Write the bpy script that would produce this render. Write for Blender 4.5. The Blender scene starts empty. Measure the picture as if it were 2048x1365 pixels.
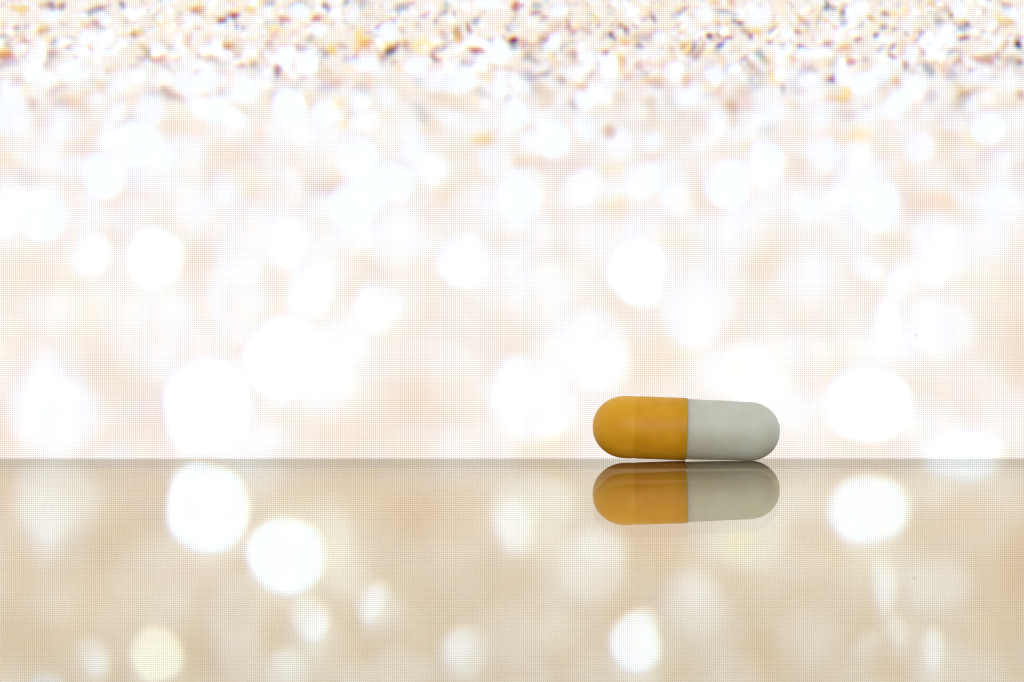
import bpy, bmesh, math
import numpy as np

SC = bpy.context.scene
COL = SC.collection
MM = 0.001

# ------------------------------------------------------------------ camera
# glass top is z = 0, the capsule touches it on y = 0, the monitor stands at +y
PITCH = math.radians(2.6)          # camera looks slightly down
DIST = 400.0                        # mm from the lens to the capsule
PXMM = 17.2                         # picture scale at the capsule
BELOW = 13.9                        # capsule foot lies this far under the optical axis (mm)
cam_d = bpy.data.cameras.new('camera')
cam_d.sensor_width = 36.0
cam_d.lens = 36.0 * DIST / (2048.0 / PXMM)
cam_d.clip_start = 0.01
cam_d.clip_end = 20.0
cam = bpy.data.objects.new('camera', cam_d)
COL.objects.link(cam)
CY = -DIST * math.cos(PITCH) + BELOW * math.sin(PITCH)
CZ = DIST * math.sin(PITCH) + BELOW * math.cos(PITCH)
cam.location = (0, CY * MM, CZ * MM)
cam.rotation_euler = (math.radians(90) - PITCH, 0, 0)
SC.camera = cam

# ------------------------------------------------------------------ light
world = bpy.data.worlds.new('World')
SC.world = world
world.use_nodes = True
bg = world.node_tree.nodes['Background']
bg.inputs['Color'].default_value = (1.0, 0.97, 0.92, 1)
bg.inputs['Strength'].default_value = 0.72          # dim room around the desk

lamp_d = bpy.data.lights.new('room_lamp', 'AREA')
lamp_d.shape = 'RECTANGLE'
lamp_d.size = 0.9
lamp_d.size_y = 0.45
lamp_d.energy = 5.2
lamp_d.color = (1.0, 0.99, 0.95)
lamp = bpy.data.objects.new('room_lamp', lamp_d)
COL.objects.link(lamp)
lamp.location = (0.05, -1.0, 0.30)
lamp.rotation_euler = (math.radians(74), 0, 0)

SC.view_settings.view_transform = 'Standard'
SC.view_settings.look = 'None'
SC.view_settings.gamma = 1.0
SC.view_settings.exposure = 0.0
SC.view_settings.use_curve_mapping = False
SC.cycles.filter_width = 1.25
SC.cycles.max_bounces = 16
SC.cycles.transmission_bounces = 12
SC.cycles.glossy_bounces = 8
SC.cycles.sample_clamp_indirect = 4.0
SC.cycles.use_denoising = True


# ------------------------------------------------------------------ helpers
def lin(r, g, b):
    c = np.array([r, g, b], dtype=float) / 255.0
    return np.where(c <= 0.04045, c / 12.92, ((c + 0.055) / 1.055) ** 2.4)


def link(name, mesh, mat, parent=None):
    o = bpy.data.objects.new(name, mesh)
    COL.objects.link(o)
    mesh.materials.append(mat)
    if parent is not None:
        o.parent = parent
    return o


def empty(name, loc, label, cat):
    o = bpy.data.objects.new(name, None)
    COL.objects.link(o)
    o.location = loc
    o.empty_display_size = 0.005
    o['label'] = label
    o['category'] = cat
    return o


def new_mat(name):
    m = bpy.data.materials.new(name)
    m.use_nodes = True
    nt = m.node_tree
    nt.nodes.clear()
    out = nt.nodes.new('ShaderNodeOutputMaterial')
    return m, nt, out


def node(nt, kind, **kw):
    n = nt.nodes.new(kind)
    for k, v in kw.items():
        setattr(n, k, v)
    return n


def math_node(nt, op, a, b=None):
    n = nt.nodes.new('ShaderNodeMath')
    n.operation = op
    for i, x in enumerate((a, b)):
        if x is None:
            continue
        if isinstance(x, (int, float)):
            n.inputs[i].default_value = x
        else:
            nt.links.new(x, n.inputs[i])
    return n.outputs[0]


def box_mesh(name, x0, x1, y0, y1, z0, z1, bevel=0.0, seg=2):
    bm = bmesh.new()
    bmesh.ops.create_cube(bm, size=1.0)
    for v in bm.verts:
        v.co.x = (x0 if v.co.x < 0 else x1) * MM
        v.co.y = (y0 if v.co.y < 0 else y1) * MM
        v.co.z = (z0 if v.co.z < 0 else z1) * MM
    if bevel:
        bmesh.ops.bevel(bm, geom=bm.edges[:], offset=bevel * MM, segments=seg,
                        affect='EDGES', profile=0.5)
    me = bpy.data.meshes.new(name)
    bm.to_mesh(me)
    bm.free()
    return me


# ------------------------------------------------------------------ desk
GLASS_T = 8.2
EDGE_Y = 3.26            # far edge of the glass, just behind the capsule's axis
SCREEN_Y = 5.2          # face of the display

m_desk, nt, out = new_mat('desk_laminate')
p = node(nt, 'ShaderNodeBsdfPrincipled')
tc = node(nt, 'ShaderNodeTexCoord')
mp = node(nt, 'ShaderNodeMapping')
mp.inputs['Scale'].default_value = (6, 60, 60)
nz = node(nt, 'ShaderNodeTexNoise')
nz.inputs['Scale'].default_value = 8.0
nz.inputs['Detail'].default_value = 6.0
cr = node(nt, 'ShaderNodeValToRGB')
cr.color_ramp.elements[0].color = (0.46, 0.34, 0.20, 1)
cr.color_ramp.elements[1].color = (0.58, 0.45, 0.28, 1)
nt.links.new(tc.outputs['Object'], mp.inputs['Vector'])
nt.links.new(mp.outputs[0], nz.inputs['Vector'])
nt.links.new(nz.outputs['Fac'], cr.inputs[0])
nt.links.new(cr.outputs[0], p.inputs['Base Color'])
p.inputs['Roughness'].default_value = 0.5
nt.links.new(p.outputs[0], out.inputs['Surface'])
desk = link('desk', box_mesh('desk', -450, 450, -420, 200, -GLASS_T - 25.2, -GLASS_T - 0.2, 1.0), m_desk)
desk['kind'] = 'structure'

# ------------------------------------------------------------------ glass plate
m_glass, nt, out = new_mat('clear_glass')
g = node(nt, 'ShaderNodeBsdfGlass')
g.inputs['IOR'].default_value = 1.5
g.inputs['Roughness'].default_value = 0.0
g.inputs['Color'].default_value = (1.0, 0.965, 0.87, 1)      # faint bronze tint
nt.links.new(g.outputs[0], out.inputs['Surface'])
va = node(nt, 'ShaderNodeVolumeAbsorption')
va.inputs['Color'].default_value = (0.93, 0.95, 0.86, 1)
va.inputs['Density'].default_value = 18.0
nt.links.new(va.outputs[0], out.inputs['Volume'])

m_edge, nt, out = new_mat('ground_glass_edge')
g = node(nt, 'ShaderNodeBsdfGlass')
g.inputs['IOR'].default_value = 1.5
g.inputs['Roughness'].default_value = 0.55
g.inputs['Color'].default_value = (0.07, 0.075, 0.10, 1)
nt.links.new(g.outputs[0], out.inputs['Surface'])
va = node(nt, 'ShaderNodeVolumeAbsorption')
va.inputs['Color'].default_value = (0.93, 0.95, 0.86, 1)
va.inputs['Density'].default_value = 18.0
nt.links.new(va.outputs[0], out.inputs['Volume'])

gm = box_mesh('glass_plate', -170, 170, -230, EDGE_Y, -GLASS_T, 0, 0.22, 2)
glass = link('glass_plate', gm, m_glass)
gm.materials.append(m_edge)
for f in gm.polygons:
    if abs(f.normal.z) < 0.98:
        f.material_index = 1
glass['label'] = 'clear glass plate lying on the desk under the capsule, mirroring the display'
glass['category'] = 'glass plate'

# ------------------------------------------------------------------ monitor with its picture
monitor = empty('monitor', (0, SCREEN_Y * MM, -(GLASS_T + 0.2) * MM),
                'lit monitor showing pale sand and round white blurred lights', 'monitor')
Z0 = GLASS_T + 0.2                       # local height of the glass top

PITCH_LCD = 0.2415                       # pixel pitch of the display, mm
XL, ZB, ZT = 96.0, -4.0, 86.0
nx = int(2 * XL / PITCH_LCD)
nz_ = int((ZT - ZB) / PITCH_LCD)
xs = (np.arange(nx + 1) - nx / 2) * PITCH_LCD
zs = ZB + np.arange(nz_ + 1) * PITCH_LCD

# picture coordinates (u to the right, v downwards), ~17 units to the millimetre
fy, fz = math.cos(PITCH), -math.sin(PITCH)
dz = zs - CZ
dy = SCREEN_Y - CY
depth = dy * fy + dz * fz
up = dy * math.sin(PITCH) + dz * math.cos(PITCH)
VV = 682.5 - PXMM * DIST * up / depth                     # per row
SU = PXMM * DIST / depth
U = 1024 + xs[None, :] * SU[:, None]                      # rows x cols
V = np.repeat(VV[:, None], nx + 1, axis=1)
du = PITCH_LCD * SU.mean()

rng = np.random.default_rng(7)


def vnoise(cu, cv, seed):
    r = np.random.default_rng(seed)
    lat = r.random((128, 128))
    a = U / cu + 40
    b = V / cv + 60
    i = np.floor(a).astype(int)
    j = np.floor(b).astype(int)
    fa = a - i
    fb = b - j
    fa = fa * fa * fa * (fa * (fa * 6 - 15) + 10)
    fb = fb * fb * fb * (fb * (fb * 6 - 15) + 10)
    q = lambda jj, ii: lat[jj % 128, ii % 128]
    return ((q(j, i) * (1 - fa) + q(j, i + 1) * fa) * (1 - fb)
            + (q(j + 1, i) * (1 - fa) + q(j + 1, i + 1) * fa) * fb)


def ss(a, b, x):
    t = np.clip((x - a) / (b - a), 0, 1)
    return t * t * (3 - 2 * t)


# warm out-of-focus sand
base = np.array([0.945, 0.893, 0.85])
tan = np.array([0.93, 0.81, 0.67])
pale = np.array([1.00, 0.99, 1.00])
n1 = 0.6 * vnoise(170, 150, 1) + 0.4 * vnoise(70, 65, 2)
n2 = 0.6 * vnoise(210, 190, 3) + 0.4 * vnoise(90, 80, 4)
low_k = ss(380, 560, V)[..., None]
IMG = np.array([0.94, 0.905, 0.885]) * (1 - low_k) + base * low_k
k = ss(0.50, 0.85, n1)[..., None] * 0.55
IMG = IMG * (1 - k) + (np.array([0.92, 0.84, 0.79]) * (1 - low_k) + tan * low_k) * k
k = ss(0.48, 0.80, n2)[..., None] * 0.65
IMG = IMG * (1 - k) + (pale * (1 - low_k) + np.array([1.06, 1.05, 1.03]) * low_k) * k


# irregular outlines: every blob is drawn through a gently warped sheet
wamp = 5.0 + 5.0 * ss(80, 300, V)
WU = (vnoise(22, 22, 21) - 0.5) * 2 * wamp * (1 - ss(120, 330, V)) + (vnoise(75, 75, 22) - 0.5) * 2 * wamp * ss(80, 300, V)
WV = (vnoise(22, 22, 23) - 0.5) * 2 * wamp * (1 - ss(120, 330, V)) + (vnoise(75, 75, 24) - 0.5) * 2 * wamp * ss(80, 300, V)


def blob(u, v, ru, rv, col, alpha, soft=0.3, ang=0.0, warp=1.0):
    """a soft-edged ellipse laid over the picture"""
    reach = max(ru, rv) * (1 + soft) + 14
    j0, j1 = np.searchsorted(-VV, -(v + reach)), np.searchsorted(-VV, -(v - reach))
    xa = (u - 1024 - reach) / SU.min() if u - reach < 1024 else (u - 1024 - reach) / SU.max()
    xb = (u - 1024 + reach) / SU.max() if u + reach < 1024 else (u - 1024 + reach) / SU.min()
    i0, i1 = np.searchsorted(xs, xa), np.searchsorted(xs, xb)
    if j1 <= j0 or i1 <= i0:
        return
    uu = U[j0:j1, i0:i1] - u + warp * WU[j0:j1, i0:i1]
    vv = V[j0:j1, i0:i1] - v + warp * WV[j0:j1, i0:i1]
    c, s = math.cos(math.radians(ang)), math.sin(math.radians(ang))
    a = (uu * c + vv * s) / ru
    b = (-uu * s + vv * c) / rv
    d = np.sqrt(a * a + b * b)
    m = (1 - ss(1 - soft, 1 + soft, d)) * alpha
    m = m[..., None]
    IMG[j0:j1, i0:i1] = IMG[j0:j1, i0:i1] * (1 - m) + np.asarray(col) * m


WHITE = np.array([1.38, 1.58, 1.92])
CREAM = np.array([1.24, 1.34, 1.34])
PALEB = np.array([1.05, 1.15, 1.32])
YEL = np.array([1.18, 1.18, 0.90])
TAN = np.array([0.93, 0.72, 0.53])
BRN = np.array([0.80, 0.50, 0.32])
MAUVE = np.array([0.70, 0.50, 0.46])
ORG = np.array([1.00, 0.56, 0.18])
YOR = np.array([1.05, 0.72, 0.20])
GREY = np.array([0.42, 0.42, 0.42])
SAL = np.array([0.95, 0.52, 0.36])
RED = np.array([0.55, 0.16, 0.10])
DRED = np.array([0.26, 0.06, 0.08])
MAR = np.array([0.42, 0.17, 0.20])
NAVY = np.array([0.12, 0.11, 0.24])
BLUG = np.array([0.45, 0.52, 0.66])
OLIV = np.array([0.26, 0.22, 0.12])
DBRN = np.array([0.38, 0.20, 0.09])
TEAL = np.array([0.45, 0.62, 0.62])
VIO = np.array([0.45, 0.32, 0.55])
BLK = np.array([0.10, 0.06, 0.08])

# random, faint layer: blurred grains growing with the distance from focus
for _ in range(1500):
    u = rng.uniform(-750, 2800)
    v = rng.uniform(90, 980)
    if rng.random() < 0.5:
        v = 90 + (v - 90) * 0.4
    r = 9 + max(0, v - 90) * 0.085
    r *= rng.uniform(0.6, 1.25)
    x = rng.random()
    fade = 1.0 - 0.70 * min(1, max(0, v - 150) / 420)
    if x < 0.36:
        blob(u, v, r, r * rng.uniform(0.85, 1.2), WHITE if x < 0.09 else PALEB, rng.uniform(0.1, 0.5) * fade, 0.35, rng.uniform(0, 180))
    elif x < 0.72:
        blob(u, v, r * 1.3, r * 0.7, TAN, rng.uniform(0.1, 0.5) * fade, 0.7, rng.uniform(-40, 40))
    elif x < 0.93:
        blob(u, v, r * 1.1, r * 0.6, MAUVE, rng.uniform(0.1, 0.45) * fade, 0.8, rng.uniform(-50, 50))
    else:
        blob(u, v, r * 0.7, r * 0.6, YOR, rng.uniform(0.1, 0.5) * fade, 0.8, rng.uniform(-50, 50))

# sharper sand along the top
k = (1 - ss(60, 190, V))[..., None] * 0.6
IMG = IMG * (1 - k) + np.array([0.97, 0.89, 0.80]) * k
grain_cols = [WHITE, WHITE, WHITE * 0.8, PALEB, PALEB, CREAM, np.array([1.2, 0.98, 0.85]),
              np.array([1.15, 0.85, 0.6]), np.array([1.02, .72, .42]), YOR * 1.1, TAN, TAN * .9, SAL, MAUVE * 0.9, MAUVE * 0.9, GREY * 1.3, GREY, BLUG, BRN, MAR, VIO, OLIV * 2]
for _ in range(10500):
    u = rng.uniform(-750, 2800)
    v = rng.uniform(-640, 270)
    w = 1 - ss(70, 230, np.array(v))
    if rng.random() > 0.15 + 0.85 * w:
        continue
    r = 3.6 + 4.6 * rng.random() + max(0, v - 40) * 0.055
    c = grain_cols[rng.integers(len(grain_cols))]
    dark = c.sum() < 2.2
    blob(u, v, r * rng.uniform(0.9, 1.6), r * rng.uniform(0.55, 0.9), c,
         rng.uniform(0.35, 0.8) * (0.55 + 0.45 * w) * (0.75 if dark else 1), 0.5, rng.uniform(-60, 60))
for _ in range(900):        # scattered dark grains outside the part that is drawn out below
    u = rng.uniform(-750, 2800)
    v = rng.uniform(-640, 120)
    if -20 < u < 2068 and v > -10:
        continue
    c = [DRED, MAR, NAVY, OLIV, DBRN, RED, ORG, YOR][rng.integers(8)]
    blob(u, v, rng.uniform(6, 13), rng.uniform(4, 7), c, rng.uniform(0.5, 0.9), 0.6, rng.uniform(-60, 60))

# grains one can pick out: u, v, half width, half height, colour, strength, tilt
GR = [
    (102, 10, 7, 6, NAVY, .8, 0), (90, 12, 17, 7, BRN, .7, 0), (122, 13, 9, 6, DBRN, .7, 0), (190, 22, 21, 7, GREY, .8, -14),
    (205, 20, 9, 5, MAR, .5, 0), (242, 10, 11, 4, NAVY, .6, 30), (48, 20, 15, 9, YOR, .8, 0), (28, 22, 9, 6, ORG, .5, 0),
    (87, 64, 10, 9, DBRN * 1.6, .85, 0), (87, 62, 16, 14, YOR, .4, 0), (30, 56, 8, 4, MAR, .6, 0), (50, 53, 8, 4, VIO, .5, 0),
    (107, 86, 9, 8, GREY, .75, 0), (8, 74, 9, 6, GREY, .6, -20), (50, 85, 13, 6, SAL, .7, 0), (10, 110, 24, 10, BRN * np.array([1, .75, .5]), .9, 10),
    (268, 70, 9, 7, DBRN * 1.5, .8, 20), (278, 68, 8, 7, YOR, .7, 0), (178, 54, 9, 8, SAL, .7, 0), (330, 45, 17, 20, np.array([1.1, .85, .45]), .6, 0),
    (128, 50, 14, 3, MAUVE, .7, 5), (205, 57, 6, 5, BLUG, .7, 0), (213, 142, 5, 9, BRN, .7, 25), (265, 138, 12, 4, MAUVE, .7, -10),
    (315, 120, 18, 9, SAL * .85, .75, 20), (35, 162, 18, 15, MAUVE * 1.2, .7, 0), (120, 178, 22, 8, MAUVE * 1.1, .6, 0), (175, 190, 18, 9, TAN, .7, 0),
    (65, 212, 12, 20, MAUVE * 1.1, .7, -35), (340, 190, 24, 10, MAUVE * .85, .8, 30), (140, 95, 6, 10, MAUVE, .6, 40), (185, 102, 7, 4, MAUVE, .6, 30),
    (395, 22, 13, 9, SAL * .7, .9, -10), (400, 18, 9, 7, ORG, .6, 0), (443, 37, 9, 7, RED, .85, 0), (467, 33, 16, 6, RED * .8, .9, -8), (455, 40, 16, 4, OLIV, .7, 0),
    (481, 56, 10, 5, NAVY, .9, 15), (508, 20, 11, 8, YOR, .75, 0), (538, 6, 12, 7, GREY, .6, 0), (567, 38, 15, 5, RED * 1.4, .8, 15), (535, 42, 12, 5, GREY, .6, -15),
    (630, 36, 17, 4, RED * 1.3, .8, -5), (655, 13, 8, 8, MAUVE * .7, .8, 0), (648, 14, 4, 7, NAVY, .6, 0), (692, 3, 12, 7, GREY, .8, 0), (395, 58, 11, 5, BRN, .7, 0),
    (376, 75, 13, 8, BRN * 1.1, .7, 0), (375, 88, 12, 8, SAL, .6, 0), (460, 92, 12, 9, ORG * .85, .9, 0), (456, 92, 6, 6, SAL * .7, .8, 0), (541, 86, 7, 5, BRN, .7, 0),
    (532, 51, 8, 6, BRN * 1.1, .5, -30), (482, 127, 10, 7, SAL * .8, .8, 0), (510, 130, 10, 7, OLIV * 2, .7, -20), (552, 144, 8, 15, MAR * 1.1, .85, 10), (395, 147, 10, 6, TAN * .8, .7, 0),
    (413, 193, 10, 8, YOR, .75, 0), (666, 103, 9, 14, YOR, .9, 0), (628, 88, 9, 9, TAN, .8, 0), (425, 116, 16, 5, OLIV * 2.4, .6, 0), (483, 106, 7, 8, TAN, .7, 0),
    (360, 198, 17, 8, MAUVE, .7, 25), (442, 185, 7, 14, MAUVE, .6, 20), (500, 226, 22, 8, TAN, .6, 0), (640, 157, 12, 6, SAL, .5, 20), (355, 117, 8, 4, SAL, .6, 0),
    (655, 140, 8, 14, TAN, .6, 0), (600, 102, 6, 10, MAUVE, .5, 30), (570, 88, 12, 6, SAL * 1.1, .5, 0),
    (805, 15, 17, 12, GREY * 1.1, .75, 0), (822, 6, 8, 8, SAL * .7, .6, 0), (724, 15, 9, 8, GREY * 1.2, .6, 0), (752, 36, 6, 5, GREY, .7, -20), (773, 32, 9, 4, SAL, .6, 0),
    (755, 55, 9, 4, VIO, .8, -30), (787, 42, 6, 6, VIO, .5, 0), (847, 32, 10, 4, VIO, .5, -15), (853, 28, 8, 4, SAL, .5, 0), (883, 23, 10, 4, MAR, .7, -5), (893, 10, 8, 6, TEAL, .8, 0),
    (907, 28, 5, 8, VIO, .6, -30), (937, 52, 4, 9, DRED * 1.5, .85, -15), (941, 63, 4, 5, RED, .7, 0), (953, 38, 9, 8, BLUG * .8, .7, 0), (918, 72, 9, 15, ORG * .8, .85, 0), (917, 84, 9, 9, YOR, .6, 0),
    (885, 65, 7, 8, SAL * .9, .6, 0), (1034, 14, 9, 8, RED * 1.2, .8, 0), (1028, 52, 13, 5, GREY * 1.1, .8, 0), (1033, 43, 12, 5, YOR * 1.1, .6, 0), (1031, 81, 11, 8, DRED, .97, 0), (1031, 93, 9, 5, OLIV, .6, 0),
    (722, 72, 12, 18, YOR * 1.05, .7, 0), (733, 88, 15, 12, ORG * .95, .85, 0), (715, 98, 8, 8, ORG, .6, 0), (782, 97, 13, 9, OLIV, .85, -15), (794, 87, 8, 8, DBRN * 1.4, .85, 0), (813, 91, 8, 8, DBRN * 1.8, .7, 0),
    (845, 92, 22, 18, np.array([1.15, .92, .45]), .8, 0), (880, 96, 13, 5, DBRN * 1.2, .85, -5), (955, 100, 14, 6, RED * 1.1, .9, 18), (967, 105, 9, 6, SAL * .8, .8, 15), (872, 119, 17, 5, MAR * 1.1, .8, 8), (872, 126, 8, 5, DBRN * 1.5, .6, 0),
    (785, 127, 8, 4, DBRN * 1.5, .7, 0), (765, 110, 11, 8, SAL * .75, .7, 0), (740, 165, 9, 14, SAL * 1.1, .6, -10), (840, 165, 15, 8, BLUG * 1.4, .6, -30), (985, 138, 10, 8, TAN, .7, 35), (905, 205, 34, 8, TAN, .5, 0),
    (985, 180, 10, 22, SAL * 1.05, .5, 0), (1010, 70, 6, 4, VIO, .5, 0), (978, 82, 7, 6, TEAL, .5, 0), (1048, 90, 6, 18, SAL, .4, 0), (1018, 198, 10, 8, GREY * 1.4, .6, -30),
    (1070, 27, 12, 4, MAR * 1.2, .8, 5), (1090, 37, 8, 6, MAR * 1.1, .7, 20), (1072, 10, 12, 9, TEAL * .8, .7, 0), (1062, 5, 6, 6, SAL, .5, 0), (1107, 51, 12, 6, TAN, .6, 20), (1083, 85, 22, 6, DBRN * 1.5, .8, -22), (1075, 95, 10, 8, TAN, .5, 0),
    (1135, 42, 6, 10, SAL * .9, .7, -40), (1139, 55, 22, 4, MAR * 1.6, .6, 12), (1191, 38, 7, 10, YOR, .7, 0), (1195, 52, 5, 4, RED, .6, 0), (1137, 46, 5, 5, GREY, .5, 0), (1223, 72, 8, 6, NAVY * 1.2, .9, 40), (1231, 80, 5, 5, MAR, .7, 0),
    (1240, 55, 8, 6, SAL * .6, .8, 0), (1251, 60, 6, 4, DBRN, .9, 20), (1274, 51, 8, 4, DRED * 1.3, .85, 25), (1306, 35, 6, 6, NAVY * 1.5, .85, 0), (1309, 43, 4, 6, MAR, .8, 0), (1250, 84, 10, 9, ORG, .8, 0), (1281, 92, 11, 3.5, VIO * .7, .8, 0),
    (1229, 40, 5, 6, SAL, .5, 0), (1320, 14, 16, 4, YOR * 1.1, .6, -10), (1360, 27, 8, 5, OLIV * 1.8, .8, 15), (1305, 63, 8, 4, SAL * .8, .7, 15), (1348, 55, 8, 3, SAL, .6, 0), (1366, 92, 8, 6, SAL * .7, .85, -20), (1371, 92, 5, 5, YOR, .7, 0),
    (1344, 102, 6, 6, SAL * .9, .7, 30), (1384, 97, 5, 9, GREY * .8, .8, 0), (1396, 80, 5, 6, DBRN, .8, 30), (1380, 106, 10, 4, SAL * .7, .7, -30), (1209, 106, 10, 6, SAL * .75, .8, -15), (1212, 106, 4, 4, DBRN, .6, 0), (1248, 122, 8, 12, ORG * .95, .7, 15),
    (1243, 140, 8, 14, YOR, .6, 0), (1255, 155, 10, 7, SAL * .9, .6, 0), (1280, 128, 12, 8, SAL * .9, .6, 0), (1290, 142, 14, 6, MAUVE, .6, 30), (1108, 117, 10, 8, YOR * 1.05, .75, 0), (1115, 130, 8, 7, TAN, .6, 30), (1067, 119, 18, 5, GREY * 1.1, .75, 5),
    (1085, 152, 20, 6, MAUVE * .9, .8, -10), (1120, 165, 12, 10, MAUVE * .85, .8, 30), (1170, 172, 24, 7, TAN * .9, .8, -10), (1168, 176, 14, 6, ORG * .9, .6, 0), (1093, 210, 14, 14, TAN, .75, 0), (1145, 215, 9, 16, MAUVE * .9, .8, -10), (1300, 208, 18, 14, TAN * .85, .7, -30),
    (1373, 160, 10, 14, BRN * 1.2, .7, -15), (1246, 188, 9, 6, YOR, .7, -25), (1215, 262, 15, 13, BRN * .95, .85, 0), (970, 284, 26, 14, YOR * .9, .7, 0), (990, 262, 20, 8, SAL, .4, -20), (1045, 335, 22, 13, TAN * .9, .6, 0), (865, 255, 22, 14, TAN, .45, 0),
    (920, 220, 30, 9, TAN, .45, 0), (690, 250, 12, 12, YOR * 1.1, .7, 0), (695, 230, 8, 8, BRN, .6, 0), (1300, 232, 16, 12, TAN * .9, .5, 0),
    (1418, 72, 4, 7, DRED, .9, 0), (1445, 72, 20, 5, SAL * .6, .8, 8), (1458, 73, 8, 4, RED, .7, 10), (1440, 88, 11, 5, NAVY * 2, .9, -32), (1435, 48, 10, 4, SAL * .85, .8, -15), (1455, 47, 14, 7, YOR, .6, 0), (1472, 40, 8, 4, NAVY * 1.6, .7, 15), (1483, 43, 9, 4, DRED, .8, 15),
    (1515, 64, 11, 9, YOR, .85, 0), (1503, 72, 6, 5, DRED * 1.8, .8, 30), (1540, 86, 8, 4, DBRN * 1.2, .8, -5), (1448, 22, 20, 4, BLUG * .8, .7, 0), (1434, 5, 12, 9, ORG, .7, 0), (1462, 4, 8, 8, SAL * .8, .6, 0), (1547, 58, 9, 4, GREY * .9, .7, -15), (1546, 38, 4, 10, SAL, .6, 0),
    (1600, 36, 5, 9, ORG * .9, .8, 0), (1592, 67, 10, 4, RED, .8, 5), (1612, 66, 9, 6, YOR, .7, 0), (1600, 91, 8, 5, NAVY * .8, .95, 10), (1611, 96, 6, 4, DRED * 1.3, .8, 35), (1653, 13, 8, 9, np.array([.16, .22, .22]), .85, 0), (1665, 17, 6, 5, GREY * .8, .7, 0), (1682, 27, 6, 7, OLIV * 1.3, .8, -20), (1688, 15, 6, 8, SAL * .8, .6, 0),
    (1655, 46, 5, 6, ORG, .8, 0), (1685, 44, 10, 10, BLUG * .9, .6, 0), (1650, 83, 6, 4, NAVY * 2, .7, -10), (1660, 82, 9, 3, RED, .8, -5), (1690, 92, 14, 7, ORG * .95, .85, -5), (1680, 98, 12, 6, SAL, .6, 0), (1702, 122, 10, 5, RED * 1.4, .8, -10), (1518, 106, 12, 7, TEAL * .75, .8, 35), (1528, 118, 8, 8, OLIV * 2.2, .6, 30), (1502, 132, 6, 7, BRN * .8, .8, 0), (1460, 102, 7, 4, OLIV * 2, .6, 0),
    (1545, 158, 9, 14, YOR * 1.15, .85, 0), (1561, 180, 6, 10, MAUVE * .7, .85, 0), (1600, 182, 14, 8, MAUVE * 1.1, .6, -20), (1662, 162, 9, 5, MAR, .7, 0), (1668, 163, 6, 8, DRED * 1.4, .9, 20), (1695, 188, 12, 10, YOR * 1.1, .85, 25), (1685, 205, 24, 9, YOR * .85, .8, -5), (1658, 205, 12, 8, SAL, .6, 0), (1468, 212, 14, 14, BRN * .9, .75, 0), (1470, 240, 10, 20, BRN * 1.1, .5, 0),
    (1588, 116, 9, 4, SAL, .8, 40), (1612, 137, 10, 3, SAL * .9, .7, 15), (1718, 83, 9, 3.5, MAR * 1.2, .8, -20), (1442, 172, 10, 4, SAL * .8, .7, -20), (1440, 125, 12, 8, TAN * 1.1, .5, 0), (1405, 95, 6, 9, SAL * .7, .7, 0), (1403, 75, 5, 6, RED, .7, 0), (1375, 170, 10, 14, BRN, .5, 0), (1710, 85, 8, 4, MAR, .5, -20),
    (1770, 26, 8, 5, DBRN * 1.2, .85, 10), (1787, 28, 10, 5, YOR * 1.1, .8, 0), (1742, 42, 7, 6, ORG * .7, .8, 0), (1748, 48, 7, 6, YOR, .8, 0), (1753, 71, 8, 5, BLK * 1.6, .9, 5), (1746, 67, 4, 4, NAVY, .7, 0), (1720, 51, 9, 4, BLUG * .8, .7, -35), (1770, 57, 9, 6, OLIV * 1.3, .7, 0), (1864, 14, 9, 7, YOR * .9, .9, -20), (1901, 28, 5, 6, DBRN * 1.1, .85, 0), (1880, 41, 10, 4, GREY, .7, -10),
    (1925, 43, 8, 5, YOR * .8, .7, 20), (1936, 48, 6, 4, BLK * 1.7, .85, 20), (1925, 58, 12, 9, BLUG * .8, .6, 0), (1930, 77, 12, 4, MAR * .9, .8, -5), (2018, 52, 8, 8, YOR * .85, .85, 30), (2003, 38, 8, 9, YOR, .7, 0), (2013, 11, 9, 8, DBRN * 1.2, .8, -20), (2035, 8, 14, 5, TAN, .6, 0), (2040, 91, 9, 9, BLK, .95, 0), (1841, 71, 6, 5, SAL * .6, .85, 0), (1832, 82, 6, 7, SAL * .7, .7, 0), (1835, 32, 10, 3, GREY, .6, 0),
    (1782, 94, 12, 5, DBRN * 1.2, .7, -45), (1783, 116, 10, 5, RED * 1.2, .85, 10), (1775, 110, 6, 6, BRN * .7, .7, 0), (1812, 108, 12, 4, SAL * .8, .8, -15), (1810, 129, 8, 13, BRN * .65, .85, 10), (1860, 138, 12, 14, GREY * .9, .75, -40), (1873, 124, 9, 6, YOR * .8, .8, -40), (1918, 122, 11, 8, SAL * .75, .85, 10), (1926, 128, 7, 5, YOR * .8, .7, 0), (1958, 114, 12, 7, SAL * .85, .85, 15), (1977, 122, 13, 7, SAL * .8, .85, 25),
    (2012, 88, 14, 6, SAL * .9, .8, 0), (2010, 98, 8, 6, YOR * .8, .7, 0), (1865, 85, 9, 3, NAVY * 2.2, .75, 0), (1793, 163, 9, 9, ORG * .9, .8, -30), (1930, 190, 18, 10, BRN * .8, .85, -20), (1925, 205, 20, 14, OLIV * 2.2, .5, -30), (2044, 190, 12, 9, DBRN * 1.7, .8, 0), (1900, 103, 14, 4, BLUG * .9, .7, -35), (1946, 140, 8, 5, MAR, .6, 0), (1985, 156, 8, 6, MAUVE * .9, .7, -20), (2041, 124, 5, 5, DBRN, .8, 0), (1790, 58, 5, 4, DBRN, .6, 0), (1810, 67, 5, 4, MAR, .6, 0), (1760, 97, 14, 4, GREY, .5, -40), (1970, 20, 8, 12, MAUVE, .5, 0), (1955, 75, 8, 6, MAUVE, .5, 0),
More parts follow.
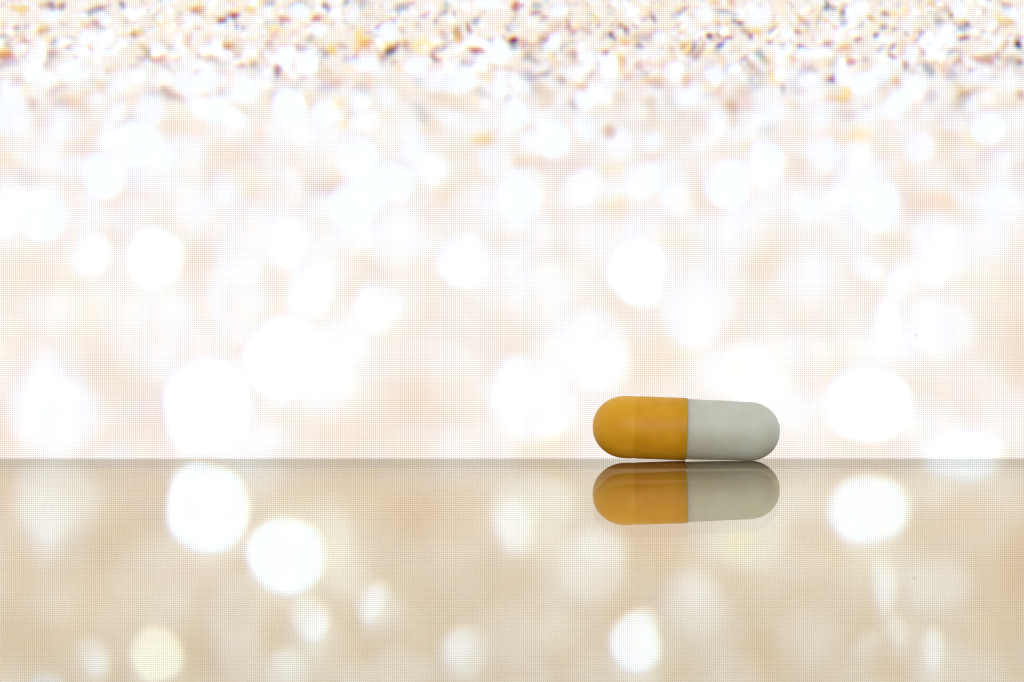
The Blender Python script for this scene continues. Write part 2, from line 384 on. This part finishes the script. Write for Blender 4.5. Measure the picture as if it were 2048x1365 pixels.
    (1735, 218, 14, 8, MAUVE, .6, -30), (2030, 215, 16, 10, TAN, .6, 0), (1590, 218, 18, 10, TAN * .95, .5, 0), (1820, 232, 24, 10, TAN, .4, -30),
]
for (u, v, a, b, c, al, an) in GR:
    g_ = c.mean()
    blob(u, v, a * 0.88 + 0.5, b * 0.88 + 0.5, c * 0.82 + g_ * 0.18, min(1, al * 1.1), 0.5, an)
for _ in range(8000):       # fine bright and dull grit over the sand
    u = rng.uniform(-750, 2800)
    v = rng.uniform(-640, 190)
    w = 1 - ss(60, 190, np.array(v))
    if rng.random() > 0.2 + 0.8 * w:
        continue
    x = rng.random()
    c = WHITE * 0.85 if x < .38 else (PALEB if x < .58 else ([MAUVE, GREY, SAL, TAN, YOR, BLUG, MAR][rng.integers(7)] * 0.8 + 0.1))
    blob(u, v, rng.uniform(2.5, 6.5), rng.uniform(2.2, 4.2), c, rng.uniform(0.3, 0.75), 0.5, rng.uniform(-60, 60))

# wider soft stains below the sand
ST = [
    (365, 262, 56, 16, TAN, .75, 2), (335, 186, 30, 12, MAUVE, .5, 30), (85, 260, 18, 40, MAUVE * 1.3, .35, 20), (462, 335, 22, 32, TAN, .55, 0), (440, 300, 40, 16, TAN, .4, 10), (240, 400, 40, 20, BRN * 1.3, .25, 0),
    (520, 265, 16, 26, SAL * 1.1, .4, 0), (60, 388, 50, 9, YEL, .5, -4), (1640, 340, 40, 26, TAN, .45, 0), (1720, 275, 30, 14, YOR, .55, -10), (1660, 270, 44, 14, BRN * 1.2, .4, 0), (1430, 300, 30, 30, TAN, .4, 0), (1575, 330, 16, 26, TAN, .5, 0),
    (1920, 330, 24, 10, TAN, .4, 0), (1985, 222, 30, 12, TAN, .45, -10), (1520, 520, 34, 40, TAN, .55, 0), (1790, 482, 34, 24, TAN, .6, 0), (1950, 560, 30, 22, TAN, .4, 0), (1870, 405, 40, 14, BRN * 1.3, .4, 0), (1150, 420, 30, 14, TAN, .35, 0),
    (470, 697, 24, 18, TAN * .95, .7, 0), (1245, 620, 44, 26, TAN, .35, 0), (900, 800, 90, 60, TAN, .6, 0), (960, 850, 60, 50, TAN, .3, 0), (150, 650, 120, 50, TAN, .45, 0), (60, 560, 80, 50, TAN, .55, 0), (25, 700, 40, 60, TAN, .5, 0), (380, 690, 80, 40, BRN * 1.2, .3, 0), (470, 640, 60, 30, TAN, .35, 0),
    (240, 760, 60, 60, TAN * .95, .5, 0), (300, 880, 120, 40, BRN * 1.15, .35, 0), (600, 860, 90, 30, TAN, .45, 0), (760, 780, 90, 60, TAN, .3, 0), (2040, 690, 40, 80, TAN * .9, .7, 0), (1640, 735, 60, 50, TAN, .5, 0), (1540, 490, 60, 40, TAN, .3, 0), (1850, 745, 60, 50, TAN, .3, 0), (1950, 800, 60, 60, TAN, .4, 0), (1280, 870, 80, 40, TAN * 1.05, .3, 0),
    (1600, 880, 80, 40, TAN, .35, 0), (1120, 880, 60, 30, TAN, .35, 0), (400, 560, 26, 70, TAN, .4, 0), (850, 560, 50, 40, TAN, .3, 0), (1030, 480, 40, 22, TAN, .4, 0), (1000, 640, 60, 60, TAN, .3, 0), (1330, 760, 60, 50, TAN * 1.1, .3, 0), (350, 440, 40, 26, TAN, .3, 0), (700, 870, 60, 50, TAN, .3, 0), (10, 860, 30, 50, BRN * 1.2, .3, 0),
    (560, 605, 40, 50, TAN, .3, 0), (820, 660, 70, 50, TAN, .3, 0), (930, 720, 60, 60, TAN * .95, .35, 0), (690, 510, 40, 40, TAN, .25, 0), (1450, 680, 60, 30, TAN, .3, 0), (1990, 650, 50, 60, TAN, .35, 0), (1590, 620, 50, 60, TAN, .25, 0),
]
for (u, v, a, b, c, al, an) in ST:
    blob(u, v, a, b, c, al * 0.70, 0.75, an)

# the round blurred lights: u, v, half width, half height, colour, strength, softness, tilt
BK = [
    # faint ones first
    (110, 835, 88, 80, PALEB, .5, .3, 0), (95, 800, 48, 52, PALEB, .5, .4, 0), (95, 755, 24, 30, PALEB, .55, .5, -20), (1065, 805, 86, 84, PALEB, .42, .18, 0), (1030, 778, 42, 60, WHITE, .55, .35, 0), (1500, 755, 74, 62, CREAM, .4, .3, 0), (1478, 750, 36, 22, YEL, .55, .5, 10),
    (1185, 695, 70, 72, PALEB, .45, .2, 0), (1210, 735, 46, 40, WHITE, .3, .4, 0), (1395, 625, 64, 72, PALEB, .4, .3, 0), (1400, 650, 38, 36, WHITE, .3, .5, 0), (1880, 660, 66, 58, PALEB, .4, .3, 0), (1770, 655, 26, 52, WHITE, .55, .4, 12), (1800, 568, 22, 36, WHITE, .4, .4, 0),
    (1740, 535, 34, 20, WHITE, .3, .4, 45), (1872, 528, 22, 44, WHITE, .7, .3, 0), (1930, 898, 76, 30, WHITE, .6, .3, 0), (480, 600, 60, 70, PALEB, .35, .35, 0), (300, 670, 90, 70, PALEB, .28, .4, 0), (440, 680, 60, 50, PALEB, .22, .5, 0),
    (800, 480, 66, 56, PALEB, .4, .3, 0), (1480, 470, 50, 48, PALEB, .3, .35, 0), (575, 482, 48, 48, PALEB, .55, .22, 0), (580, 500, 30, 26, WHITE, .4, .4, 0), (930, 522, 46, 52, PALEB, .6, .2, 0), (922, 532, 26, 36, WHITE, .6, .4, 0), (185, 515, 38, 40, PALEB, .6, .25, 0), (192, 505, 22, 30, WHITE, .5, .4, 0),
    (755, 622, 46, 46, PALEB, .5, .25, 0), (752, 628, 22, 42, WHITE, .7, .35, -22), (660, 748, 50, 58, CREAM, .5, .25, 0), (390, 880, 50, 30, PALEB, .3, .4, 0), (530, 880, 60, 30, PALEB, .3, .5, 0), (1110, 830, 50, 50, CREAM, .25, .4, 0),
    (120, 620, 50, 40, PALEB, .22, .5, 0), (1400, 860, 60, 40, CREAM, .2, .5, 0), (1550, 820, 60, 60, PALEB, .2, .5, 0), (1860, 860, 60, 50, CREAM, .25, .4, 0), (1000, 560, 60, 60, PALEB, .25, .4, 0), (1080, 600, 60, 50, PALEB, .25, .4, 0), (1090, 740, 50, 40, CREAM, .25, .5, 0), (700, 680, 50, 50, CREAM, .25, .4, 0), (1120, 560, 50, 44, CREAM, .3, .4, 0),
    (345, 400, 60, 60, PALEB, .3, .4, 0), (70, 300, 42, 44, PALEB, .5, .3, 0), (20, 230, 42, 44, WHITE, .55, .25, 0), (560, 380, 50, 44, PALEB, .45, .3, 0), (1290, 450, 40, 40, PALEB, .3, .4, 0), (1890, 500, 60, 50, PALEB, .3, .4, 0), (1980, 480, 50, 40, PALEB, .3, .4, 0), (1620, 560, 60, 60, PALEB, .25, .4, 0), (1190, 480, 50, 50, PALEB, .25, .4, 0),
    # strong ones
    (418, 812, 88, 92, WHITE, 1, .07, 0), (570, 717, 79, 82, WHITE, 1, .08, 0), (1737, 815, 80, 72, WHITE, .85, .16, 0), (1705, 800, 46, 50, WHITE, .6, .3, 0), (1272, 540, 50, 62, WHITE, .98, .12, 15), (1285, 580, 34, 30, WHITE, .7, .3, 0), (618, 592, 36, 44, WHITE, .6, .25, 30), (632, 574, 22, 34, WHITE, .8, .3, -15),
    (311, 519, 54, 54, CREAM * 1.1, .92, .12, 0), (86, 438, 46, 48, WHITE, .9, .15, 0), (211, 354, 44, 44, WHITE, .97, .1, 0), (278, 292, 44, 42, WHITE, .9, .15, 0), (325, 320, 28, 28, WHITE, .8, .2, 0), (370, 362, 45, 50, PALEB * 1.08, .65, .15, 0), (705, 415, 46, 50, WHITE, .95, .15, 0), (782, 364, 46, 42, WHITE, .85, .15, 0), (735, 385, 45, 44, WHITE, .85, .2, 0),
    (722, 305, 32, 30, WHITE, .75, .2, 0), (835, 291, 24, 20, WHITE, .7, .25, 0), (795, 275, 40, 26, PALEB, .5, .3, 0), (640, 325, 40, 40, PALEB, .5, .25, 0), (578, 213, 34, 34, WHITE, .92, .12, 0), (645, 230, 22, 24, WHITE, .95, .12, 0), (437, 227, 23, 25, WHITE, .97, .12, 0), (300, 225, 28, 28, WHITE, .75, .2, 0), (492, 182, 25, 26, WHITE, .9, .15, 0), (69, 143, 20, 21, WHITE, 1, .12, 0), (138, 145, 20, 20, WHITE, 1, .12, 0),
    (555, 255, 28, 26, PALEB, .6, .25, 0), (410, 165, 26, 26, WHITE, .7, .2, 0), (378, 170, 24, 22, WHITE, .75, .2, 0), (255, 165, 28, 30, PALEB, .5, .25, 0), (570, 115, 18, 24, WHITE, .9, .2, 0), (618, 128, 22, 22, WHITE, .85, .2, 0), (600, 22, 18, 16, WHITE, .7, .3, 0),
    (1032, 229, 25, 27, WHITE, 1, .1, 0), (1105, 282, 35, 35, WHITE, 1, .09, 0), (998, 177, 17, 19, WHITE, .95, .15, 0), (928, 160, 28, 24, WHITE, .9, .2, 0), (880, 165, 32, 24, WHITE, .55, .3, 0), (1166, 256, 21, 24, WHITE, .65, .2, 0), (1165, 203, 18, 16, WHITE, .85, .2, 0), (1000, 105, 17, 28, WHITE, .95, .2, 10), (730, 130, 26, 16, WHITE, .8, .3, 0), (835, 135, 26, 18, WHITE, .7, .3, 0), (780, 65, 20, 16, WHITE, .7, .3, 0),
    (1220, 134, 20, 22, WHITE, .9, .2, 30), (1175, 118, 18, 14, WHITE, .75, .2, 0), (1110, 85, 12, 18, WHITE, .9, .25, 10), (1350, 145, 20, 20, WHITE, .9, .2, 0), (1370, 200, 24, 24, WHITE, .5, .3, 0), (1120, 20, 18, 14, WHITE, .8, .3, 0), (975, 10, 26, 14, WHITE, .8, .3, 0), (1270, 230, 24, 20, PALEB, .5, .3, 0),
    (1038, 395, 46, 44, WHITE, .9, .18, 0), (1060, 370, 34, 26, PALEB, .5, .3, 0), (1297, 355, 32, 30, WHITE, .75, .2, 0), (1305, 285, 22, 16, WHITE, .6, .3, -20), (1463, 370, 46, 47, WHITE, 1, .08, 0), (1531, 316, 29, 28, WHITE, .95, .14, 0), (1753, 410, 48, 52, WHITE, .95, .14, 0), (1745, 345, 30, 36, PALEB, .5, .3, 0), (1655, 305, 28, 32, WHITE, .7, .2, 0), (1838, 298, 28, 30, WHITE, .7, .2, 0),
    (1977, 258, 34, 30, WHITE, .9, .16, -30), (1995, 402, 26, 42, WHITE, .7, .25, 10), (1435, 243, 16, 18, WHITE, .75, .3, 0), (1550, 225, 26, 22, WHITE, .55, .3, 0), (1640, 238, 20, 16, WHITE, .6, .3, 0), (1728, 168, 26, 20, WHITE, .95, .2, -10), (1760, 150, 22, 22, WHITE, .7, .3, 0), (1688, 160, 16, 14, WHITE, .95, .2, 0), (1800, 205, 46, 18, WHITE, .9, .2, -42), (1835, 170, 18, 18, WHITE, .8, .25, 0),
    (1965, 160, 22, 18, WHITE, .6, .3, 0), (1998, 175, 26, 20, PALEB, .6, .3, 0), (1880, 165, 14, 22, CREAM, .5, .3, 0), (1610, 105, 16, 9, WHITE, .9, .25, 35), (1660, 70, 14, 14, PALEB, .7, .3, 0), (1520, 35, 22, 16, WHITE, .8, .3, 0), (1410, 30, 18, 14, WHITE, .8, .3, 0), (1720, 20, 22, 16, WHITE, .7, .3, 0), (1820, 110, 18, 10, WHITE, .8, .3, -35), (1900, 80, 20, 12, WHITE, .7, .3, 20), (2025, 30, 18, 10, WHITE, .8, .3, 15), (1920, 18, 14, 16, WHITE, .7, .3, 0),
    (1430, 150, 18, 14, WHITE, .8, .3, 0), (1625, 170, 20, 14, WHITE, .6, .3, 0), (110, 30, 14, 10, WHITE, .85, .3, 0), (212, 40, 12, 10, WHITE, .9, .3, 0), (175, 80, 16, 13, WHITE, .85, .3, 0), (210, 78, 14, 14, WHITE, .85, .3, 0), (90, 40, 12, 8, WHITE, .6, .3, 0), (640, 60, 18, 12, WHITE, .8, .3, 0), (440, 55, 16, 8, WHITE, .7, .3, -15), (500, 70, 14, 10, PALEB, .7, .3, 0),
]
for (u, v, a, b, c, al, so, an) in BK:
    al = al if al > .84 else al * .85
    c = np.maximum(c * 0.72, 1.02) if v < 440 else (c if al > .84 else c * (1.12 if c is PALEB else 1.0))      # the picture itself is flatter higher up
    blob(u, v, a * 0.96, b * 0.96, c, al, so * (0.9 if v < 440 else 1.25), an, 0.7)


def blur(img, sig):
    n = int(3 * sig) + 1
    kern = np.exp(-0.5 * (np.arange(-n, n + 1) / sig) ** 2)
    kern /= kern.sum()
    for ax in (0, 1):
        pad = [(0, 0)] * 3
        pad[ax] = (n, n)
        big = np.pad(img, pad, mode='edge')
        acc = np.zeros_like(img)
        for q, kq in enumerate(kern):
            acc += kq * (big[q:q + img.shape[0]] if ax == 0 else big[:, q:q + img.shape[1]])
        img = acc
    return img


# the sand is nearly in focus along the top of the picture and melts away below it
soft_k = ss(60, 260, V)[..., None]
IMG = blur(IMG, 0.65) * (1 - soft_k) + blur(IMG, 1.3) * soft_k
# colour fringes of the lens that took the displayed picture
IMG[..., 0] = 0.5 * IMG[..., 0] + 0.5 * np.roll(IMG[..., 0], -1, axis=0)
IMG[..., 2] = 0.4 * IMG[..., 2] + 0.6 * np.roll(IMG[..., 2], (1, -1), axis=(0, 1))
sand_k = 1 + 0.10 * (1 - ss(110, 260, V))[..., None]
IMG = 1.06 + (IMG - 1.06) * sand_k
# a few specks of dust on the panel
for (u, v, r) in ((1831, 671, 2.0),):
    blob(u, v, r, r * .7, np.array([.45, .42, .40]), .8, 0.5, 0, 0)

IMG = np.clip(IMG, 0.02, 3.0)

# the panel itself: one vertex per display pixel
nv = (nx + 1) * (nz_ + 1)
co = np.zeros((nz_ + 1, nx + 1, 3), dtype=np.float32)
co[..., 0] = xs[None, :] * MM
co[..., 2] = (zs[:, None] + Z0) * MM
idx = np.arange(nv).reshape(nz_ + 1, nx + 1)
quads = np.stack([idx[:-1, :-1], idx[:-1, 1:], idx[1:, 1:], idx[1:, :-1]], axis=-1).reshape(-1, 4)
pm = bpy.data.meshes.new('display_panel')
pm.vertices.add(nv)
pm.vertices.foreach_set('co', co.ravel())
pm.loops.add(quads.size)
pm.loops.foreach_set('vertex_index', quads.ravel().astype(np.int32))
pm.polygons.add(len(quads))
pm.polygons.foreach_set('loop_start', (np.arange(len(quads)) * 4).astype(np.int32))
pm.update(calc_edges=True)
attr = pm.attributes.new('picture', 'FLOAT_COLOR', 'POINT')
rgba = np.ones((nv, 4), dtype=np.float32)
rgba[:, :3] = IMG.reshape(-1, 3)
attr.data.foreach_set('color', rgba.ravel())

m_scr, nt, out = new_mat('lit_display')
at = node(nt, 'ShaderNodeAttribute')
at.attribute_name = 'picture'
tc = node(nt, 'ShaderNodeTexCoord')
sp = node(nt, 'ShaderNodeSeparateXYZ')
nt.links.new(tc.outputs['Object'], sp.inputs[0])
w = 2 * math.pi / (PITCH_LCD * MM)
phx = math_node(nt, 'MULTIPLY', sp.outputs['X'], w)
phz = math_node(nt, 'MULTIPLY', sp.outputs['Z'], w)
row = math_node(nt, 'ADD', math_node(nt, 'MULTIPLY', math_node(nt, 'COSINE', phz), 0.13), 1.0)
sc_ = node(nt, 'ShaderNodeSeparateColor')
nt.links.new(at.outputs['Color'], sc_.inputs[0])
cc = node(nt, 'ShaderNodeCombineColor')
for i, off in enumerate((-0.5, 0.0, 0.5)):
    c_ = math_node(nt, 'COSINE', math_node(nt, 'ADD', phx, off))
    c_ = math_node(nt, 'ADD', math_node(nt, 'MULTIPLY', c_, 0.155), 1.0)
    c_ = math_node(nt, 'MULTIPLY', c_, row)
    c_ = math_node(nt, 'MULTIPLY', c_, sc_.outputs[i])
    nt.links.new(c_, cc.inputs[i])
em = node(nt, 'ShaderNodeEmission')
nt.links.new(cc.outputs[0], em.inputs['Color'])
em.inputs['Strength'].default_value = 1.0
nt.links.new(em.outputs[0], out.inputs['Surface'])
m_scr.cycles.emission_sampling = 'NONE'
panel = link('display_panel', pm, m_scr, monitor)

m_case, nt, out = new_mat('dark_plastic')
p = node(nt, 'ShaderNodeBsdfPrincipled')
p.inputs['Base Color'].default_value = (0.03, 0.03, 0.032, 1)
p.inputs['Roughness'].default_value = 0.45
nt.links.new(p.outputs[0], out.inputs['Surface'])
case = link('housing', box_mesh('housing', -XL - 8, XL + 8, 0.25, 14, 0, Z0 + ZT + 8, 0.12, 2), m_case, monitor)
for nm, (x0, x1, z0, z1) in {'bezel': (-XL - 8, XL + 8, 0.0, Z0 + ZB - 0.05), 'bezel_top': (-XL - 8, XL + 8, Z0 + ZT + .05, Z0 + ZT + 8),
                             'bezel_a': (-XL - 8, -XL - .05, Z0 + ZB, Z0 + ZT), 'bezel_b': (XL + .05, XL + 8, Z0 + ZB, Z0 + ZT)}.items():
    link('bezel', box_mesh('bezel', x0, x1, -0.4, 0.2, z0, z1), m_case, monitor)

# ------------------------------------------------------------------ capsule
CX = (1373 - 1024) / PXMM               # where the cap's rim stands, mm
TILT = 1.95
Q = 1.0 / PXMM                           # one picture unit in mm


def gel(name, ramp, spec_rough, mott, seam=None):
    m, nt, out = new_mat(name)
    p = node(nt, 'ShaderNodeBsdfPrincipled')
    tc = node(nt, 'ShaderNodeTexCoord')
    nz = node(nt, 'ShaderNodeTexNoise')
    nz.inputs['Scale'].default_value = 330.0
    nz.inputs['Detail'].default_value = 3.0
    nt.links.new(tc.outputs['Object'], nz.inputs['Vector'])
    cr = node(nt, 'ShaderNodeValToRGB')
    cr.color_ramp.elements[0].position = 0.32
    cr.color_ramp.elements[0].color = (*ramp[0], 1)
    cr.color_ramp.elements[1].position = 0.68
    cr.color_ramp.elements[1].color = (*ramp[1], 1)
    nt.links.new(nz.outputs['Fac'], cr.inputs[0])
    colour = cr.outputs[0]
    if seam is not None:
        # the white body inside the cap ends here and shows faintly through the gelatin
        sp = node(nt, 'ShaderNodeSeparateXYZ')
        nt.links.new(tc.outputs['Object'], sp.inputs[0])
        mr = node(nt, 'ShaderNodeMapRange')
        mr.interpolation_type = 'SMOOTHSTEP'
        mr.inputs['From Min'].default_value = (seam - 3 * Q) * MM
        mr.inputs['From Max'].default_value = (seam + 3 * Q) * MM
        nt.links.new(sp.outputs['X'], mr.inputs['Value'])
        mx = node(nt, 'ShaderNodeMix', data_type='RGBA')
        mx.blend_type = 'MULTIPLY'
        nt.links.new(mr.outputs[0], mx.inputs['Factor'])
        nt.links.new(colour, mx.inputs['A'])
        mx.inputs['B'].default_value = (0.95, 0.89, 0.70, 1)
        colour = mx.outputs['Result']
    nt.links.new(colour, p.inputs['Base Color'])
    p.inputs['Roughness'].default_value = spec_rough
    p.inputs['IOR'].default_value = 1.48
    p.inputs['Specular IOR Level'].default_value = 0.3
    p.inputs['Subsurface Weight'].default_value = 1.0
    p.inputs['Subsurface Radius'].default_value = (1.0, 0.8, 0.5)
    p.inputs['Subsurface Scale'].default_value = 2.5 * MM
    bz = node(nt, 'ShaderNodeTexNoise')
    bz.inputs['Scale'].default_value = 900.0
    nt.links.new(tc.outputs['Object'], bz.inputs['Vector'])
    bp = node(nt, 'ShaderNodeBump')
    bp.inputs['Strength'].default_value = 0.06
    bp.inputs['Distance'].default_value = 0.2 * MM
    nt.links.new(bz.outputs['Fac'], bp.inputs['Height'])
    nt.links.new(bp.outputs[0], p.inputs['Normal'])
    tr = node(nt, 'ShaderNodeBsdfTranslucent')
    nt.links.new(colour, tr.inputs['Color'])
    ms = node(nt, 'ShaderNodeMixShader')
    ms.inputs[0].default_value = 0.30
    nt.links.new(p.outputs[0], ms.inputs[1])
    nt.links.new(tr.outputs[0], ms.inputs[2])
    nt.links.new(ms.outputs[0], out.inputs['Surface'])
    return m


def lathe(name, prof, seg=128):
    """prof: (along the axis, radius) in picture units; ends may lie on the axis"""
    vs, fs = [], []
    rings = []
    for s, r in prof:
        if r < 1e-6:
            rings.append([len(vs)])
            vs.append((s * Q * MM, 0, 0))
        else:
            ring = []
            for i in range(seg):
                a = 2 * math.pi * i / seg
                ring.append(len(vs))
                vs.append((s * Q * MM, r * Q * MM * math.cos(a), r * Q * MM * math.sin(a)))
            rings.append(ring)
    for a, b in zip(rings[:-1], rings[1:]):
        for i in range(seg):
            j = (i + 1) % seg
            if len(a) == 1:
                fs.append((a[0], b[i], b[j]))
            elif len(b) == 1:
                fs.append((a[i], b[0], a[j]))
            else:
                fs.append((a[i], b[i], b[j], a[j]))
    me = bpy.data.meshes.new(name)
    me.from_pydata(vs, [], fs)
    me.update()
    bm = bmesh.new()
    bm.from_mesh(me)
    bmesh.ops.recalc_face_normals(bm, faces=bm.faces)
    bm.to_mesh(me)
    bm.free()
    for f in me.polygons:
        f.use_smooth = True
    return me


R_CAP, R_BODY0, R_BODY1 = 62.6, 60.6, 58.6
cap_prof = []
for i in range(25):                                   # dome
    t = math.pi / 2 * i / 24
    cap_prof.append((-188 + 66 * (1 - math.cos(t)), 62.4 * math.sin(t) ** 0.96))
for s in (-118, -114, -110, -107, -104, -101, -98, -95, -90, -84, -76, -60, -40, -20, -8, -3):
    groove = 0.75 * math.exp(-((s + 103) / 5.0) ** 2)
    cap_prof.append((s, 62.4 + 0.2 * (s + 118) / 118 - groove))
cap_prof += [(-1.5, 62.5), (-0.6, 62.2), (-0.1, 61.6), (0, 60.9), (0, 59.5)]
body_prof = [(-14, 55), (-10, 58.5), (-6, 60.2), (-2, R_BODY0)]
for s in (10, 20, 35, 50, 65, 80, 95, 110, 120, 126):
    body_prof.append((s, R_BODY0 + (R_BODY1 - R_BODY0) * s / 126))
for i in range(1, 25):
    t = math.pi / 2 * i / 24
    body_prof.append((126 + 60.5 * math.sin(t), 0 if i == 24 else R_BODY1 * math.cos(t) ** 0.97))

th = math.radians(TILT)
# stand it on the glass: the lowest point of either half touches z = 0
low = max(max(r * math.cos(th) + s * math.sin(th) for s, r in pr) for pr in (cap_prof, body_prof))
caps = empty('capsule', (CX * MM, 0, 0),
             'two-piece medicine capsule, orange cap and off-white body, lying on the glass', 'capsule')
m_cap = gel('orange_gelatin', [(0.74, 0.405, 0.012), (0.84, 0.505, 0.035)], 0.42, 0.1, seam=-104 * Q)
m_body = gel('white_gelatin', [(0.61, 0.615, 0.56), (0.66, 0.725, 0.685)], 0.42, 0.1)
for nm, pr, mt in (('cap', cap_prof, m_cap), ('body', body_prof, m_body)):
    o = link(nm, lathe(nm, pr), mt, caps)
    o.location = (0, 0, (low * Q + 0.005) * MM)
    o.rotation_euler = (0, th, math.radians(-0.6))
